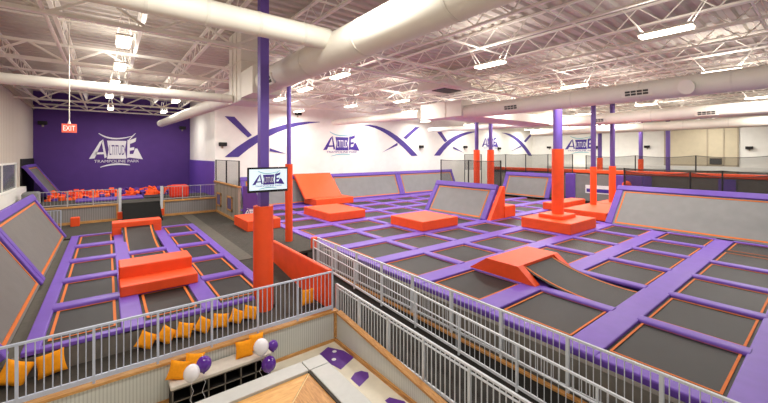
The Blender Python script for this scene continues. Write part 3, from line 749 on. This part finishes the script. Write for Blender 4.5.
# ================================================================= LIGHTS
pl = thing('ceiling_light', '-', 'ceiling light')
bb = MB(); bb.box(-.2, .2, -.62, .62, .04, .1); bb.build('housing', 'housing', pl)
MB().box(-.17, .17, -.6, .6, -.03, .04, .025).build('tubes', 'lamp', pl)
for y in (-.5, .5):
    for x in (-.16, .16): MB().tube((x, y, .1), (x * .2, y * 2.1, .95), .013, 5).build('hanger', 'steel', pl)
rows = [(3.0, [12.3, 19.9, 26.2, 30.9, 37, 43], 'first'), (5.2, [.6, 3.2], 'party room'), (8.2, [11.5, 18.5, 24, 29.2, 35, 41, 47], 'second'), (13.4, [.4, 8, 20.5, 26, 32, 38, 44], 'third'),  # party room pair is added out of view to brighten that area
        (17.3, [.4, 8.2, 14.9, 21, 27, 33, 39, 45], 'fourth'), (21.3, [.3, 8.4, 13.6, 19, 25, 31, 38, 45], 'fifth'), (26.4, [.1, 3.5, 12, 19, 26, 33, 40, 46], 'sixth'), (33.5, [.2, 3.6], 'seventh')]
LAMP_W = 112
for ri, (y, xs, rn) in enumerate(rows):
    for k, x in enumerate(xs):
        o = pl if (ri, k) == (0, 0) else copy_tree(pl)
        o.location = (x, y, 7.4)
        if rn == 'party room': tag(o, f'added unseen strip light above the party room, {("left", "right")[k]} of the pair', 'ceiling light', 'lit strip lights under the roof')
        else: tag(o, f'lit strip ceiling light, {ORD[k + 1]} from the left in the {rn} row from camera', 'ceiling light', 'lit strip lights under the roof')
        for up in (0, 1):
            ld = bpy.data.lights.new('strip_lamp', 'AREA'); ld.shape = 'RECTANGLE'; ld.size = .6; ld.size_y = 1.3; ld.energy = LAMP_W * (.5 if rn == 'party room' else .6 if x < 6 else .75 if y > 26 else 1.) * ((.04 if rn == 'party room' else .26) if up else 1)
            ld.color = (1, .98, .92)
            lo = bpy.data.objects.new('strip_lamp', ld); C.objects.link(lo); lo.parent = o; lo.location = (0, 0, .13 if up else -.06)
            if up: lo.rotation_euler = (PI, 0, 0)
# added soft ambient fill, let in where no wall stands behind the viewpoint
wd_ = bpy.data.worlds.new('world'); bpy.context.scene.world = wd_; wd_.use_nodes = True
wd_.node_tree.nodes['Background'].inputs[0].default_value = (1, .95, .9, 1); wd_.node_tree.nodes['Background'].inputs[1].default_value = .62

# ================================================================= WALKWAY PILLOWS, PARTY ROOM
def pillow_mb(w, h, t):
    N = 10; bm = MB()
    for sgn in (1, -1):
        vs = []
        for j in range(N + 1):
            for i in range(N + 1):
                u = i / N * 2 - 1; v = j / N * 2 - 1
                k = ((1 - u ** 4) * (1 - v ** 4)) ** .6
                pin = 1 - .10 * (1 - abs(u) ** 2) * abs(v) ** 3; pin2 = 1 - .10 * (1 - abs(v) ** 2) * abs(u) ** 3
                vs.append((u * w / 2 * pin2, sgn * t / 2 * k, v * h / 2 * pin))
        fs = [(j * (N + 1) + i, j * (N + 1) + i + 1, (j + 1) * (N + 1) + i + 1, (j + 1) * (N + 1) + i) for j in range(N) for i in range(N)]
        bm.add(vs, fs, True)
    return bm
pp = pillow_mb(.47, .45, .16).build('throw_pillow', 'pillow'); first = True
def pillow(label, x, y, z, tilt, rz, roll, group):
    global first
    o = pp if first else pp.copy()
    if not first: C.objects.link(o)
    first = False
    o.location = (x, y, z); o.rotation_euler = (tilt, roll, rz); tag(o, label, 'pillow', group)
    if 'bench' in group: o.scale = (.86, .9, .86); o.location.z -= .04
for k, (x, rz, roll) in enumerate(((-1.42, .1, .5), (-.9, -.1, -.2), (.72, .1, .6), (1.12, 0, .7), (1.5, .1, .4), (1.92, -.1, .6), (2.32, 0, .25), (2.72, .1, .55), (3.08, -.1, .35))):
    pillow(f'orange pillow leaning on court wall behind front railing, {ORD[k + 1]} from the left', x, 9.88, -.26 if k < 2 else -.31, -.3, rz, roll, 'orange pillows behind the front railing')
    if k > 1: bpy.data.objects[[o.name for o in C.objects if o.name.startswith('throw_pillow')][-1]].scale = (.84, .84, .8)
pillow('orange pillow at foot of the orange guard wall behind railing', 4.72, 9.75, -.24, -.2, .2, .1, 'orange pillows behind the front railing')
# cubby bench
t = thing('cubby_bench', 'black cubby bench with pale cushion against the corrugated wall', 'bench', (1.05, 8.42, -1.37))
bb = MB(); bb.box(0, 2.05, .42, .46, 0, .52)
bb.build('back_panel', 'black', t)
bb = MB()
for k in range(7): bb.box(k * 2.03 / 6, k * 2.03 / 6 + .025, 0, .44, 0, .52)
for z in (0, .25, .5): bb.box(0, 2.05, 0, .44, z, z + .025)
bb.build('cubby_frame', 'black', t)
MB().box(-.03, 2.08, -.03, .48, .525, .6, .02).build('seat_cushion', 'cushion', t)
ed = MB()
for k in range(7): ed.box(k * 2.03 / 6, k * 2.03 / 6 + .025, -.006, 0, 0, .52)
for z in (.25, .5): ed.box(0, 2.05, -.006, 0, z, z + .025)
ed.build('edge_strips', 'court_side', t)
G = 'orange pillows on the cubby bench'
pillow('orange pillow at left end of the cubby bench, leaning left', 1.2, 8.66, -.56, -.3, -.35, .25, G)
pillow('orange pillow on left of cubby bench behind purple balloon', 1.5, 8.7, -.52, -.35, .05, .3, G)
pillow('square orange pillow facing out on right of cubby bench', 2.56, 8.66, -.56, -.25, -.1, .02, G)
pillow('orange pillow behind the white balloon on right of cubby bench', 2.86, 8.72, -.52, -.25, .25, .15, G)
def balloon(label, x, y, z, r, m, zs):
    t = thing('balloon', label, 'balloon', (x, y, z), 'balloons along the cubby bench')
    MB().sphere((0, 0, 0), r, 1.12, 18, 12, .18).build('latex', m, t)
    MB().tube((0, 0, -r * 1.1), (0, 0, -r * 1.26), .008, 8, .025).build('knot', m, t)
    bb = MB(); p = Vector((0, 0, -r * 1.25)); n = 8
    for k in range(n):
        q = Vector((.03 * math.sin(k * 1.7), .02 * math.cos(k * 2.1), -r * 1.25 + (zs - (z - r * 1.25)) * (k + 1) / n)); bb.tube(p, q, .005, 5); p = q
    bb.build('ribbon', 'string', t)
balloon('white balloon by the left bench pillows', 1.36, 8.12, -.46, .155, 'balloon_w', -1.36)
balloon('purple balloon touching the left white balloon', 1.6, 8.2, -.4, .15, 'balloon_p', -1.36)
balloon('white balloon by the right bench pillows', 2.8, 8.2, -.44, .17, 'balloon_w', -1.36)
balloon('small purple balloon right of the right white balloon', 3.08, 8.2, -.5, .115, 'balloon_p', -1.36)
balloon('purple balloon hanging low at right end of cubby bench', 2.94, 8.1, -.84, .165, 'balloon_p', -1.36)
# L-shaped booth
t = thing('corner_counter', 'L-shaped counter with grey border and mitred wooden top', 'counter', (3.3, 6.7, -1.37))
MB().box(-3.6, -.02, .04, .42, .0, .92, .012).build('grey_border', 'counter', t)
MB().box(.02, .45, -4.5, .02, .0, .92, .012).build('grey_border', 'counter', t)
MB().box(.0, .45, .04, .42, .0, .918, .012).build('grey_corner', 'counter', t)
MB().quad((-3.6, .03, .87), (-.03, .03, .87), (-1.2, -1.14, .87), (-3.6, -1.14, .87)).build('wooden_top', 'table', t)
MB().quad((-.01, .02, .871), (-.01, -4.5, .871), (-1.17, -4.5, .871), (-1.17, -1.14, .871)).build('wooden_top', 'trim_y', t)
MB().bar((-.03, .0, .873), (-1.18, -1.14, .873), .02, .004).build('mitre_joint', 'miter', t)
MB().box(-.03, .03, -4.5, .04, .86, .9).build('border_joint', 'joint', t)  # narrow dark strip between grey border and wooden top
# floor decals
def decal(label, pts, marks=()):
    t = thing('floor_decal', label, 'floor decal', (pts[0][0], pts[0][1], -1.37), 'purple floor decals by the corridor wall')
    MB().prism(pts, lambda p: (p[0] - pts[0][0], p[1] - pts[0][1], 0), lambda p: (p[0] - pts[0][0], p[1] - pts[0][1], .006)).build('vinyl', 'decal', t)
    for x, y in marks: MB().tube((x - pts[0][0], y - pts[0][1], .006), (x - pts[0][0], y - pts[0][1], .01), .06, 14).build('white_mark', 'white', t)
decal('large purple floor decal with two white marks', [(4.5, 8.6), (4.85, 8.77), (5.1, 8.35), (5.15, 7.9), (4.6, 7.66), (4.52, 8.0)], [(4.88, 8.46), (4.68, 8.14)])
decal('small purple floor decal nearer the corridor', [(4.6, 7.2), (4.8, 7.33), (4.97, 7.3), (5.07, 7.14), (4.98, 6.98), (4.6, 6.83)])
decal('purple floor decal cut by the lower picture edge', [(4.78, 6.1), (4.92, 6.12), (5.1, 5.82), (5.0, 5.4), (4.75, 5.5)])

# ================================================================= CAMERA
cam = bpy.data.cameras.new('camera'); co = bpy.data.objects.new('camera', cam); C.objects.link(co)
co.location = (0, 0, 4); co.rotation_euler = (PI / 2, 0, -math.radians(37.92))
cam.sensor_width = 36; cam.lens = 355.4 / 768 * 36; cam.shift_y = -47.1 / 768; cam.clip_end = 300
sc = bpy.context.scene; sc.camera = co
sc.view_settings.view_transform = 'Standard'; sc.view_settings.look = 'None'; sc.view_settings.exposure = 0
sc.cycles.max_bounces = 6; sc.cycles.diffuse_bounces = 4; sc.cycles.transparent_max_bounces = 12
sc.cycles.use_denoising = True
